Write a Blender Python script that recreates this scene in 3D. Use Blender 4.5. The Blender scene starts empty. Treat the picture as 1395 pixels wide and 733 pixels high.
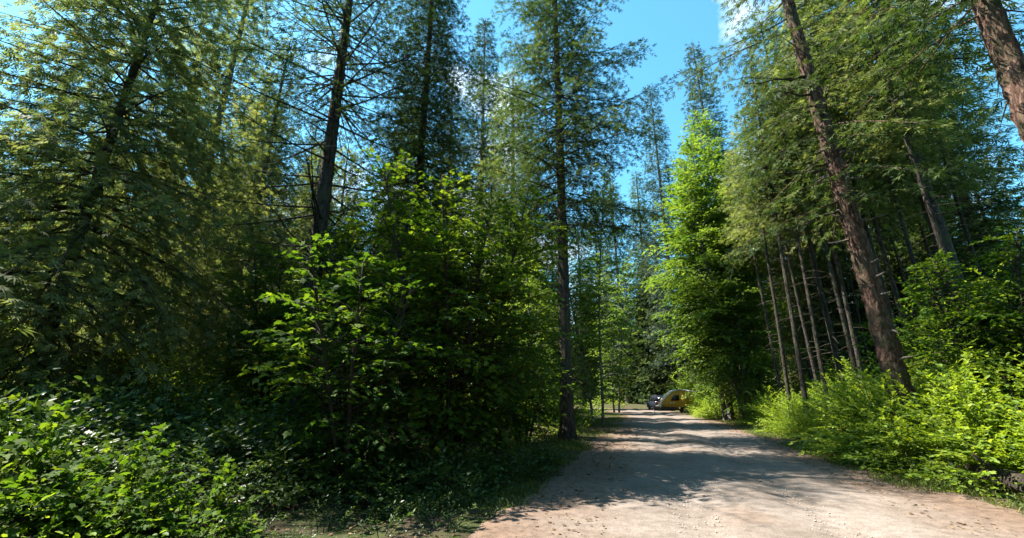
import bpy, math, random
import numpy as np
from mathutils import Vector, Matrix

R = math.radians
SC = bpy.context.scene
COL = SC.collection

# ------------------------------------------------------------------ camera, sky, sun, exposure
CAM_Z, PITCH, FPX = 1.6, R(16.7), 580.0            # focal length in pixels of a 1395 px wide picture
cam = bpy.data.cameras.new('camera')
cam.sensor_width = 36.0
cam.lens = 36.0 * FPX / 1395.0
cam.clip_start, cam.clip_end = 0.05, 2000.0
cam_o = bpy.data.objects.new('camera', cam)
cam_o.location = (0, 0, CAM_Z)
cam_o.rotation_euler = (math.pi / 2 + PITCH, 0, 0)
COL.objects.link(cam_o)
SC.camera = cam_o

CLOUD = (7.1, 2.0, 5.15)
SUN_AZ, SUN_EL = R(-76), R(56)                       # azimuth from +Y towards +X
world = bpy.data.worlds.new('World')
SC.world = world
world.use_nodes = True
wn = world.node_tree
bg = wn.nodes['Background']
sky = wn.nodes.new('ShaderNodeTexSky')
sky.sky_type = 'NISHITA'
sky.sun_disc = False
sky.sun_elevation = SUN_EL
sky.sun_rotation = SUN_AZ
sky.altitude = 300
sky.air_density = 1.0
sky.dust_density = 0.4
sky.ozone_density = 1.0
tint = wn.nodes.new('ShaderNodeMix'); tint.data_type = 'RGBA'; tint.blend_type = 'MULTIPLY'; tint.inputs[0].default_value = 1.0
tint.inputs[7].default_value = (.5, 1.02, 1.0, 1)       # the camera's cyan rendering of a clear sky, the same all over
wn.links.new(sky.outputs[0], tint.inputs[6])
wtc = wn.nodes.new('ShaderNodeTexCoord')                # thin fair-weather cloud drifting over the whole sky
wmp = wn.nodes.new('ShaderNodeMapping'); wmp.inputs['Scale'].default_value = (1.0, 1.0, 1.6); wmp.inputs['Location'].default_value = CLOUD
wn.links.new(wtc.outputs['Generated'], wmp.inputs[0])
wno = wn.nodes.new('ShaderNodeTexNoise'); wno.inputs['Scale'].default_value = 3.2; wno.inputs['Detail'].default_value = 6; wno.inputs['Roughness'].default_value = .55
wn.links.new(wmp.outputs[0], wno.inputs['Vector'])
wr_ = wn.nodes.new('ShaderNodeValToRGB'); wr_.color_ramp.elements[0].position = .56; wr_.color_ramp.elements[1].position = .73
wn.links.new(wno.outputs[0], wr_.inputs[0])
wmx = wn.nodes.new('ShaderNodeMix'); wmx.data_type = 'RGBA'; wmx.inputs[7].default_value = (6.0, 6.3, 6.6, 1)
wn.links.new(wr_.outputs[0], wmx.inputs[0]); wn.links.new(tint.outputs[2], wmx.inputs[6]); wn.links.new(wmx.outputs[2], bg.inputs[0])
bg.inputs[1].default_value = 0.095

sun = bpy.data.lights.new('sun', 'SUN')
sun.energy = 5.0
sun.angle = R(0.53)
sun.color = (1.0, 0.94, 0.84)
sun_o = bpy.data.objects.new('sun', sun)
sdir = Vector((math.sin(SUN_AZ) * math.cos(SUN_EL), math.cos(SUN_AZ) * math.cos(SUN_EL), math.sin(SUN_EL)))
sun_o.rotation_euler = sdir.to_track_quat('Z', 'Y').to_euler()
sun_o.location = sdir * 80
COL.objects.link(sun_o)

SC.view_settings.view_transform = 'Standard'
SC.view_settings.look = 'None'
SC.view_settings.exposure = 2.12
SC.view_settings.gamma = 1.0
SC.cycles.max_bounces = 6
SC.cycles.diffuse_bounces = 3
SC.cycles.transmission_bounces = 4
SC.cycles.glossy_bounces = 2
SC.cycles.use_denoising = True

# ------------------------------------------------------------------ helpers
def at(px, py, Y):
    """point seen at a pixel of the photograph, at distance Y down the road axis"""
    r, d = (px - 697.5) / FPX, (py - 366.5) / FPX
    y = math.cos(PITCH) + d * math.sin(PITCH)
    z = math.sin(PITCH) - d * math.cos(PITCH)
    t = Y / y
    return Vector((r * t, Y, CAM_Z + z * t))

def tag(o, label=None, cat=None, group=None, kind=None):
    if label: o['label'] = label
    if cat: o['category'] = cat
    if group: o['group'] = group
    if kind: o['kind'] = kind
    return o

def empty(name, loc, rz=0.0, s=1.0):
    o = bpy.data.objects.new(name, None)
    o.empty_display_size = 0.2
    o.location = loc
    o.rotation_euler = (0, 0, rz)
    o.scale = (s, s, s) if not hasattr(s, '__len__') else s
    COL.objects.link(o)
    return o

def link(name, me, parent=None, loc=None):
    o = bpy.data.objects.new(name, me)
    COL.objects.link(o)
    if parent: o.parent = parent
    if loc is not None: o.location = loc
    return o

def mesh(name, V, quads=None, tris=None, mat=None, var=None, smooth=False):
    V = np.asarray(V, np.float32)
    quads = np.zeros((0, 4), np.int32) if quads is None or len(quads) == 0 else np.asarray(quads, np.int32)
    tris = np.zeros((0, 3), np.int32) if tris is None or len(tris) == 0 else np.asarray(tris, np.int32)
    me = bpy.data.meshes.new(name)
    me.vertices.add(len(V))
    me.vertices.foreach_set('co', V.ravel())
    nq, nt = len(quads), len(tris)
    me.loops.add(nq * 4 + nt * 3)
    me.loops.foreach_set('vertex_index', np.concatenate([quads.ravel(), tris.ravel()]))
    me.polygons.add(nq + nt)
    me.polygons.foreach_set('loop_start', np.concatenate([np.arange(nq) * 4, nq * 4 + np.arange(nt) * 3]).astype(np.int32))
    me.polygons.foreach_set('loop_total', np.concatenate([np.full(nq, 4), np.full(nt, 3)]).astype(np.int32))
    if smooth:
        me.polygons.foreach_set('use_smooth', np.ones(nq + nt, bool))
    if var is not None:
        a = me.attributes.new('var', 'FLOAT', 'POINT')
        a.data.foreach_set('value', np.asarray(var, np.float32))
    me.update(calc_edges=True)
    me.validate()
    if mat: me.materials.append(mat)
    return me

class Buf:
    """collects vertices and faces into one mesh"""
    def __init__(self): self.V, self.Q, self.T, self.A, self.n = [], [], [], [], 0
    def add(self, V, Q=None, T=None, A=None):
        V = np.asarray(V, float)
        self.V.append(V)
        if Q is not None and len(Q): self.Q.append(np.asarray(Q) + self.n)
        if T is not None and len(T): self.T.append(np.asarray(T) + self.n)
        self.A.append(np.full(len(V), 0.5) if A is None else A)
        self.n += len(V)
    def box(self, x0, x1, y0, y1, z0, z1):
        V = [(x, y, z) for z in (z0, z1) for y in (y0, y1) for x in (x0, x1)]
        self.add(V, [(0, 2, 3, 1), (4, 5, 7, 6), (0, 1, 5, 4), (2, 6, 7, 3), (0, 4, 6, 2), (1, 3, 7, 5)])
    def tube(self, P, rad, sides=6, cap=True):
        P = np.asarray(P, float); rad = np.asarray(rad, float)
        n = len(P)
        T = np.gradient(P, axis=0); T /= np.linalg.norm(T, axis=1, keepdims=True) + 1e-9
        ref = np.array([1.0, 0, 0]) if abs(T[0, 0]) < .8 else np.array([0, 1.0, 0])
        U = np.cross(T, ref); U /= np.linalg.norm(U, axis=1, keepdims=True) + 1e-9
        W = np.cross(T, U)
        a = np.linspace(0, 2 * np.pi, sides, endpoint=False)
        rr = rad[:, None] if rad.ndim == 1 else rad
        V = P[:, None] + rr[..., None] * (np.cos(a)[None, :, None] * U[:, None] + np.sin(a)[None, :, None] * W[:, None])
        V = V.reshape(-1, 3)
        i = np.arange(n - 1)[:, None] * sides; j = np.arange(sides)[None]; k = (j + 1) % sides
        Q = np.stack([i + j, i + sides + j, i + sides + k, i + k], -1).reshape(-1, 4)
        Tr = None
        if cap:
            V = np.vstack([V, P[-1:]]); b = (n - 1) * sides
            Tr = [(b + q, n * sides, b + (q + 1) % sides) for q in range(sides)]
        self.add(V, Q, Tr)
    def build(self, name, mat, smooth=False, var=True):
        return mesh(name, np.vstack(self.V), np.vstack(self.Q) if self.Q else None,
                    np.vstack(self.T) if self.T else None, mat, np.concatenate(self.A) if var else None, smooth)

def nrm(a): return a / (np.linalg.norm(a, axis=-1, keepdims=True) + 1e-9)

def vnoise(x, y, seed=0):
    """smooth value noise, vectorised"""
    xi, yi = np.floor(x).astype(np.int64), np.floor(y).astype(np.int64)
    fx, fy = x - xi, y - yi
    fx, fy = fx * fx * (3 - 2 * fx), fy * fy * (3 - 2 * fy)
    def h(a, b):
        v = (a * 374761393 + b * 668265263 + seed * 1442695) & 0x7fffffff
        v = ((v ^ (v >> 13)) * 1274126177) & 0x7fffffff
        return ((v ^ (v >> 16)) & 0xffff) / 65535.0
    return (h(xi, yi) * (1 - fx) + h(xi + 1, yi) * fx) * (1 - fy) + (h(xi, yi + 1) * (1 - fx) + h(xi + 1, yi + 1) * fx) * fy

# ------------------------------------------------------------------ materials
def nodes(name):
    m = bpy.data.materials.new(name); m.use_nodes = True
    nt = m.node_tree
    return m, nt, nt.nodes['Principled BSDF'], nt.nodes['Material Output']

def ramp(nt, src, stops):
    r = nt.nodes.new('ShaderNodeValToRGB')
    while len(r.color_ramp.elements) < len(stops): r.color_ramp.elements.new(0.5)
    for e, (p, c) in zip(r.color_ramp.elements, stops):
        e.position = p; e.color = (*c, 1)
    nt.links.new(src, r.inputs[0])
    return r.outputs[0]

def noise(nt, scale, detail=4, vec=None, rough=.6):
    n = nt.nodes.new('ShaderNodeTexNoise')
    n.inputs['Scale'].default_value = scale; n.inputs['Detail'].default_value = detail; n.inputs['Roughness'].default_value = rough
    if vec is not None: nt.links.new(vec, n.inputs['Vector'])
    return n

def plain(name, col, rough=.6, metal=0.0, spec=.5, coat=0.0):
    m, nt, p, o = nodes(name)
    p.inputs['Base Color'].default_value = (*col, 1)
    p.inputs['Roughness'].default_value = rough; p.inputs['Metallic'].default_value = metal
    p.inputs['Specular IOR Level'].default_value = spec; p.inputs['Coat Weight'].default_value = coat
    tc = nt.nodes.new('ShaderNodeTexCoord'); n = noise(nt, 9, 5, tc.outputs['Object'])
    mx = nt.nodes.new('ShaderNodeMix'); mx.data_type = 'RGBA'; mx.blend_type = 'MULTIPLY'
    mx.inputs[6].default_value = (*col, 1)
    nt.links.new(ramp(nt, n.outputs[0], [(.3, (.72, .7, .66)), (.65, (1, 1, 1))]), mx.inputs[7]); mx.inputs[0].default_value = .6
    nt.links.new(mx.outputs[2], p.inputs['Base Color'])
    return m

def leafmat(name, stops, trans, tcol, rough=.45, spec=.35):
    """leaf: reflecting side plus light passing through the blade"""
    m, nt, p, out = nodes(name)
    at_ = nt.nodes.new('ShaderNodeAttribute'); at_.attribute_name = 'var'
    oi = nt.nodes.new('ShaderNodeObjectInfo')
    add = nt.nodes.new('ShaderNodeMath'); add.operation = 'MULTIPLY_ADD'
    nt.links.new(oi.outputs['Random'], add.inputs[0]); add.inputs[1].default_value = .22
    nt.links.new(at_.outputs['Fac'], add.inputs[2])
    sub = nt.nodes.new('ShaderNodeMath'); sub.operation = 'SUBTRACT'; sub.inputs[1].default_value = .11
    nt.links.new(add.outputs[0], sub.inputs[0])
    c = ramp(nt, sub.outputs[0], stops)
    nt.links.new(c, p.inputs['Base Color'])
    p.inputs['Roughness'].default_value = rough; p.inputs['Specular IOR Level'].default_value = spec
    tr = nt.nodes.new('ShaderNodeBsdfTranslucent')
    mul = nt.nodes.new('ShaderNodeMix'); mul.data_type = 'RGBA'; mul.blend_type = 'MULTIPLY'; mul.inputs[0].default_value = 1
    nt.links.new(c, mul.inputs[6]); mul.inputs[7].default_value = (*tcol, 1); mul.clamp_result = False
    nt.links.new(mul.outputs[2], tr.inputs[0])
    mix = nt.nodes.new('ShaderNodeMixShader'); mix.inputs[0].default_value = trans
    nt.links.new(p.outputs[0], mix.inputs[1]); nt.links.new(tr.outputs[0], mix.inputs[2])
    nt.links.new(mix.outputs[0], out.inputs[0])
    return m

def barkmat(name, dark, mid, light, zs=.22, sc=9.0):
    m, nt, p, out = nodes(name)
    tc = nt.nodes.new('ShaderNodeTexCoord'); mp = nt.nodes.new('ShaderNodeMapping')
    mp.inputs['Scale'].default_value = (1, 1, zs)
    nt.links.new(tc.outputs['Object'], mp.inputs[0])
    v = nt.nodes.new('ShaderNodeTexVoronoi'); v.feature = 'DISTANCE_TO_EDGE'; v.inputs['Scale'].default_value = sc * 1.3
    n1 = noise(nt, sc, 8, mp.outputs[0], .7)
    warp = nt.nodes.new('ShaderNodeVectorMath'); warp.operation = 'MULTIPLY_ADD'
    nt.links.new(n1.outputs['Color'], warp.inputs[0]); warp.inputs[1].default_value = (.18, .18, .1)
    nt.links.new(mp.outputs[0], warp.inputs[2]); nt.links.new(warp.outputs[0], v.inputs['Vector'])
    n2 = noise(nt, 1.7, 5, tc.outputs['Object'])
    mul = nt.nodes.new('ShaderNodeMath'); mul.operation = 'MULTIPLY_ADD'
    nt.links.new(v.outputs['Distance'], mul.inputs[0]); mul.inputs[1].default_value = 1.1; nt.links.new(n1.outputs[0], mul.inputs[2])
    c = ramp(nt, mul.outputs[0], [(.38, dark), (.55, mid), (.85, light)])
    moss = ramp(nt, n2.outputs[0], [(.48, (0, 0, 0)), (.64, (.75, .75, .75))])
    mx = nt.nodes.new('ShaderNodeMix'); mx.data_type = 'RGBA'
    nt.links.new(moss, mx.inputs[0]); nt.links.new(c, mx.inputs[6]); mx.inputs[7].default_value = (.055, .06, .03, 1)
    nt.links.new(mx.outputs[2], p.inputs['Base Color'])
    p.inputs['Roughness'].default_value = .9; p.inputs['Specular IOR Level'].default_value = .15
    b = nt.nodes.new('ShaderNodeBump'); b.inputs['Strength'].default_value = .9; b.inputs['Distance'].default_value = .06
    nt.links.new(mul.outputs[0], b.inputs['Height']); nt.links.new(b.outputs[0], p.inputs['Normal'])
    return m

M = {}
M['fir_bark'] = barkmat('fir_bark', (.022, .013, .010), (.082, .043, .031), (.19, .12, .09))
M['grey_bark'] = barkmat('grey_bark', (.03, .026, .022), (.085, .07, .058), (.17, .15, .13))
M['dark_bark'] = barkmat('dark_bark', (.014, .011, .009), (.036, .028, .022), (.075, .06, .048))
M['alder_bark'] = barkmat('alder_bark', (.04, .036, .03), (.11, .10, .085), (.22, .21, .19), .8, 5)
M['fir'] = leafmat('fir_needles', [(0, (.02, .036, .013)), (.45, (.045, .074, .02)), (.8, (.08, .112, .027)), (1, (.12, .14, .04))], .32, (1.3, 1.35, .7), .75, .14)
M['hemlock'] = leafmat('hemlock_needles', [(0, (.048, .068, .026)), (.5, (.118, .142, .05)), (1, (.215, .22, .09))], .46, (1.35, 1.4, .7), .75, .14)
M['bluefir'] = leafmat('blue_fir_needles', [(0, (.018, .034, .022)), (.5, (.04, .065, .04)), (1, (.075, .1, .06))], .28, (1.25, 1.3, .8), .7, .16)
M['maple'] = leafmat('maple_leaf', [(0, (.022, .055, .008)), (.5, (.052, .105, .013)), (1, (.12, .17, .022))], .48, (1.7, 1.6, .5), .65, .12)
M['alder'] = leafmat('alder_leaf', [(0, (.045, .09, .013)), (.5, (.098, .165, .024)), (1, (.16, .225, .04))], .48, (1.7, 1.6, .6), .55, .2)
M['shrub'] = leafmat('shrub_leaf', [(0, (.065, .125, .015)), (.5, (.15, .23, .028)), (1, (.24, .32, .055))], .48, (1.7, 1.55, .5), .55, .22)
M['salal'] = leafmat('salal_leaf', [(0, (.02, .045, .01)), (.5, (.045, .085, .018)), (1, (.085, .13, .03))], .3, (1.6, 1.6, .6), .45, .3)
M['grass'] = leafmat('grass_blade', [(0, (.04, .075, .012)), (.5, (.085, .125, .02)), (1, (.16, .17, .05))], .4, (1.5, 1.4, .6), .5, .3)
M['dead_twig'] = plain('dead_twig', (.12, .10, .085), .9, 0, .15)

# ------------------------------------------------------------------ terrain
CL = np.array([(-14, -60), (-1.2, -10), (1.6, 0), (3.55, 7), (6, 15), (8.1, 22), (10.4, 30), (12.7, 38), (14.4, 46), (14.5, 54), (11, 62), (3, 68), (-10, 72), (-45, 77)], float)
def spline(P, n=14):
    out = []
    Q = np.vstack([2 * P[0] - P[1], P, 2 * P[-1] - P[-2]])
    for i in range(1, len(Q) - 2):
        for t in np.linspace(0, 1, n, endpoint=False):
            a, b, c, d = Q[i - 1], Q[i], Q[i + 1], Q[i + 2]
            out.append(.5 * (2 * b + (c - a) * t + (2 * a - 5 * b + 4 * c - d) * t * t + (3 * b - a - 3 * c + d) * t ** 3))
    out.append(P[-1])
    return np.array(out)
CLS = spline(CL)

def road_dist(x, y):
    """signed distance from the road's centre line, positive on its right"""
    x, y = np.atleast_1d(np.asarray(x, float)), np.atleast_1d(np.asarray(y, float))
    best = np.full(x.shape, 1e9); sgn = np.ones(x.shape)
    for a, b in zip(CLS[:-1], CLS[1:]):
        d = b - a; L2 = d @ d
        t = np.clip(((x - a[0]) * d[0] + (y - a[1]) * d[1]) / L2, 0, 1)
        dx, dy = x - a[0] - t * d[0], y - a[1] - t * d[1]
        dd = dx * dx + dy * dy
        m = dd < best
        best = np.where(m, dd, best)
        sgn = np.where(m, np.sign(d[1] * dx - d[0] * dy), sgn)
    return np.sqrt(best) * sgn

HW = 3.55
def sstep(a, b, x):
    t = np.clip((x - a) / (b - a), 0, 1); return t * t * (3 - 2 * t)

def hgt(x, y):
    x, y = np.atleast_1d(np.asarray(x, float)), np.atleast_1d(np.asarray(y, float))
    s = road_dist(x, y); e = np.abs(s) - HW
    left = s < 0
    bank = np.where(left, .75 * sstep(1.5, 8, e) + .9 * sstep(8, 40, e), .10 * sstep(.3, 1, e) - .22 * sstep(.9, 1.5, e) + .65 * sstep(1.6, 4.5, e) + .8 * sstep(6, 40, e))
    rough = .16 * (vnoise(x * .55, y * .55, 3) - .5) + .07 * (vnoise(x * 2.1, y * 2.1, 5) - .5)
    z = bank + rough * sstep(-.3, 1.2, e) + .5 * (vnoise(x * .06, y * .06, 9) - .5) * sstep(2, 30, e)
    return z - .07 * sstep(.0, -.6, e)

def h1(x, y): return float(hgt(x, y)[0])

def axis(lo, hi, near, dn, grow):
    c = [0.0]
    while c[-1] < hi:
        d = dn if c[-1] < near else dn + (c[-1] - near) * grow
        c.append(c[-1] + d)
    n = [0.0]
    while n[-1] > lo:
        d = dn if -n[-1] < near else dn + (-n[-1] - near) * grow
        n.append(n[-1] - d)
    return np.array(n[:0:-1] + c)

gx = axis(-500, 500, 14, .22, .07); gy = axis(-300, 700, 26, .24, .07)
X, Y = np.meshgrid(gx, gy)
Z = hgt(X.ravel(), Y.ravel())
nx, ny = len(gx), len(gy)
i = np.arange(ny - 1)[:, None] * nx + np.arange(nx - 1)[None]
Qg = np.stack([i, i + 1, i + nx + 1, i + nx], -1).reshape(-1, 4)

m, nt, p, out = nodes('forest_floor')
tc = nt.nodes.new('ShaderNodeTexCoord')
n1 = noise(nt, 1.1, 6, tc.outputs['Object']); n2 = noise(nt, 26, 6, tc.outputs['Object'], .75); n3 = noise(nt, 5, 4, tc.outputs['Object'])
c1 = ramp(nt, n2.outputs[0], [(.3, (.022, .016, .011)), (.5, (.06, .045, .03)), (.72, (.12, .09, .058))])
c2 = ramp(nt, n3.outputs[0], [(.3, (.02, .03, .008)), (.7, (.055, .075, .02))])
mx = nt.nodes.new('ShaderNodeMix'); mx.data_type = 'RGBA'
nt.links.new(ramp(nt, n1.outputs[0], [(.42, (0, 0, 0)), (.58, (.75, .75, .75))]), mx.inputs[0])
nt.links.new(c1, mx.inputs[6]); nt.links.new(c2, mx.inputs[7]); nt.links.new(mx.outputs[2], p.inputs['Base Color'])
p.inputs['Roughness'].default_value = .95; p.inputs['Specular IOR Level'].default_value = .1
b = nt.nodes.new('ShaderNodeBump'); b.inputs['Strength'].default_value = .8; b.inputs['Distance'].default_value = .05
nt.links.new(n2.outputs[0], b.inputs['Height']); nt.links.new(b.outputs[0], p.inputs['Normal'])
M['floor'] = m
tag(link('ground', mesh('ground', np.stack([X.ravel(), Y.ravel(), Z], 1), Qg, None, m, None, True)), 'brown mossy forest floor beneath the trees and shrubs', 'ground', kind='structure')

# gravel road
m, nt, p, out = nodes('gravel_road')
tc = nt.nodes.new('ShaderNodeTexCoord')
at_ = nt.nodes.new('ShaderNodeAttribute'); at_.attribute_name = 'var'
n1 = noise(nt, .7, 5, tc.outputs['Object']); n2 = noise(nt, 60, 5, tc.outputs['Object'], .8); n3 = noise(nt, 6, 6, tc.outputs['Object'], .7)
vo = nt.nodes.new('ShaderNodeTexVoronoi'); vo.inputs['Scale'].default_value = 42; nt.links.new(tc.outputs['Object'], vo.inputs['Vector'])
base = ramp(nt, n2.outputs[0], [(.25, (.10, .082, .07)), (.5, (.195, .164, .142)), (.78, (.30, .262, .23))])
stain = ramp(nt, n3.outputs[0], [(.28, (.5, .46, .42)), (.58, (1, 1, 1))])
big = ramp(nt, n1.outputs[0], [(.32, (.66, .62, .58)), (.62, (1, 1, 1))])
def mult(a, b_, f):
    q = nt.nodes.new('ShaderNodeMix'); q.data_type = 'RGBA'; q.blend_type = 'MULTIPLY'; q.inputs[0].default_value = f
    nt.links.new(a, q.inputs[6]); nt.links.new(b_, q.inputs[7]); return q.outputs[2]
c = mult(mult(base, stain, .8), big, .9)
mx = nt.nodes.new('ShaderNodeMix'); mx.data_type = 'RGBA'                     # duff and needles gathered along the margins
nt.links.new(at_.outputs['Fac'], mx.inputs[0]); nt.links.new(c, mx.inputs[6])
nt.links.new(ramp(nt, n3.outputs[0], [(.3, (.06, .038, .026)), (.7, (.18, .115, .078))]), mx.inputs[7])
nt.links.new(mx.outputs[2], p.inputs['Base Color'])
p.inputs['Roughness'].default_value = .92; p.inputs['Specular IOR Level'].default_value = .2
ad = nt.nodes.new('ShaderNodeMath'); ad.operation = 'ADD'; nt.links.new(n2.outputs[0], ad.inputs[0]); nt.links.new(vo.outputs['Distance'], ad.inputs[1])
b = nt.nodes.new('ShaderNodeBump'); b.inputs['Strength'].default_value = .45; b.inputs['Distance'].default_value = .015
nt.links.new(ad.outputs[0], b.inputs['Height']); nt.links.new(b.outputs[0], p.inputs['Normal'])
M['road'] = m

fine = spline(CL, 60)
tang = nrm(np.gradient(fine, axis=0)); side = np.stack([tang[:, 1], -tang[:, 0]], 1)
w = np.linspace(-HW - .5, HW + .5, 61)
RX = fine[:, None, 0] + side[:, None, 0] * w; RY = fine[:, None, 1] + side[:, None, 1] * w
edge = np.abs(w)[None] + .95 * (vnoise(RX * .8, RY * .8, 21) - .5) + .25 * (vnoise(RX * 3, RY * 3, 22) - .5)
rut = -.05 * (np.exp(-((np.abs(w) - .85) / .33) ** 2))[None] + .02 * np.exp(-(w / .5) ** 2)[None]
RZ = .012 + rut + .03 * (vnoise(RX * .9, RY * .9, 4) - .5) + .008 * (vnoise(RX * 4, RY * 4, 6) - .5) - .16 * sstep(HW - .25, HW + .45, edge)
duff = .85 * sstep(HW - 2.1, HW - .3, edge + .7 * (vnoise(RX * 1.6, RY * 1.1, 31) - .5)) + .55 * np.exp(-(w / .5) ** 2)[None] * sstep(.35, .8, vnoise(RX * 1.3, RY * .9, 8))
nr, nw = RX.shape
i = np.arange(nr - 1)[:, None] * nw + np.arange(nw - 1)[None]
Qr = np.stack([i, i + 1, i + nw + 1, i + nw], -1).reshape(-1, 4)
tag(link('road', mesh('road', np.stack([RX.ravel(), RY.ravel(), RZ.ravel()], 1), Qr, None, M['road'], np.clip(duff, 0, 1).ravel(), True)), 'pale gravel forest road curving away between the trees', 'road', kind='structure')

# ------------------------------------------------------------------ foliage kit
def tmpl(V, Q): return np.array(V, float), np.array(Q, int)
T_SPRAY = tmpl([(0, 0, 0), (.4, .17, .03), (1, 0, -.08), (.4, -.17, .03)], [(0, 1, 2, 3)])
T_FEATHER = tmpl([(0, 0, 0), (.45, .075, .03), (1, 0, -.12), (.45, -.075, .03), (.08, .02, 0), (.34, .25, .03), (.72, .36, -.06), (.42, .15, 0),
                  (.08, -.02, 0), (.34, -.25, .03), (.72, -.36, -.06), (.42, -.15, 0)], [(0, 3, 2, 1), (4, 7, 6, 5), (8, 9, 10, 11)])
def fine_spray():
    V, Q = [], []
    for x0, x1, y1, w_ in ((0, 1, 0, .045), (.04, .5, .3, .05), (.04, .5, -.3, .05), (.28, .74, .27, .045), (.28, .74, -.27, .045)):
        k_ = len(V); xm, ym = x0 + (x1 - x0) * .5, y1 * .6
        V += [(x0, 0, 0), (xm - w_ * (y1 > 0) + w_ * (y1 < 0), ym + w_, .03), (x1, y1, -.08), (xm + w_ * (y1 > 0) - w_ * (y1 < 0), ym - w_, .03)]; Q.append((k_, k_ + 3, k_ + 2, k_ + 1))
    return tmpl(V, Q)
T_FINE = fine_spray()
T_WIDE = T_FEATHER
T_COMB = tmpl([(0, .03, 0), (1, .012, -.06), (1, -.012, -.06), (0, -.03, 0),
               (.05, 0, 0), (.42, .24, .02), (.5, .2, 0), (.2, 0, 0), (.05, 0, 0), (.42, -.24, .02), (.5, -.2, 0), (.2, 0, 0),
               (.38, 0, 0), (.74, .2, 0), (.81, .16, -.02), (.52, 0, 0), (.38, 0, 0), (.74, -.2, 0), (.81, -.16, -.02), (.52, 0, 0)],
              [(0, 1, 2, 3), (4, 5, 6, 7), (8, 11, 10, 9), (12, 13, 14, 15), (16, 19, 18, 17)])
T_OVAL = tmpl([(0, 0, 0), (.3, .27, .07), (.72, .22, .04), (1, 0, -.08), (.72, -.22, .04), (.3, -.27, .07)], [(0, 3, 2, 1), (0, 5, 4, 3)])
def maple_template():
    tips = [(.02, .52), (.5, .56), (1.0, 0), (.5, -.56), (.02, -.52)]
    notch = [(-.02, .14), (.25, .37), (.56, .27), (.56, -.27), (.25, -.37), (-.02, -.14)]
    V = [(.12, 0, 0)] + [(a, b_, .05) for a, b_ in notch] + [(a, b_, -.05) for a, b_ in tips]
    return tmpl(V, [(0, 2 + k, 7 + k, 1 + k) for k in range(5)])
T_MAPLE = maple_template()

def scatter(P, D, N, S, tpl, var):
    tv, tq = tpl
    D = nrm(D); Wd = nrm(np.cross(N, D)); Nn = np.cross(D, Wd)
    V = P[:, None] + S[:, None, None] * (tv[None, :, 0:1] * D[:, None] + tv[None, :, 1:2] * Wd[:, None] + tv[None, :, 2:3] * Nn[:, None])
    k = len(tv)
    Q = (np.arange(len(P))[:, None, None] * k + tq[None]).reshape(-1, 4)
    return V.reshape(-1, 3), Q, np.repeat(var, k)

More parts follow.
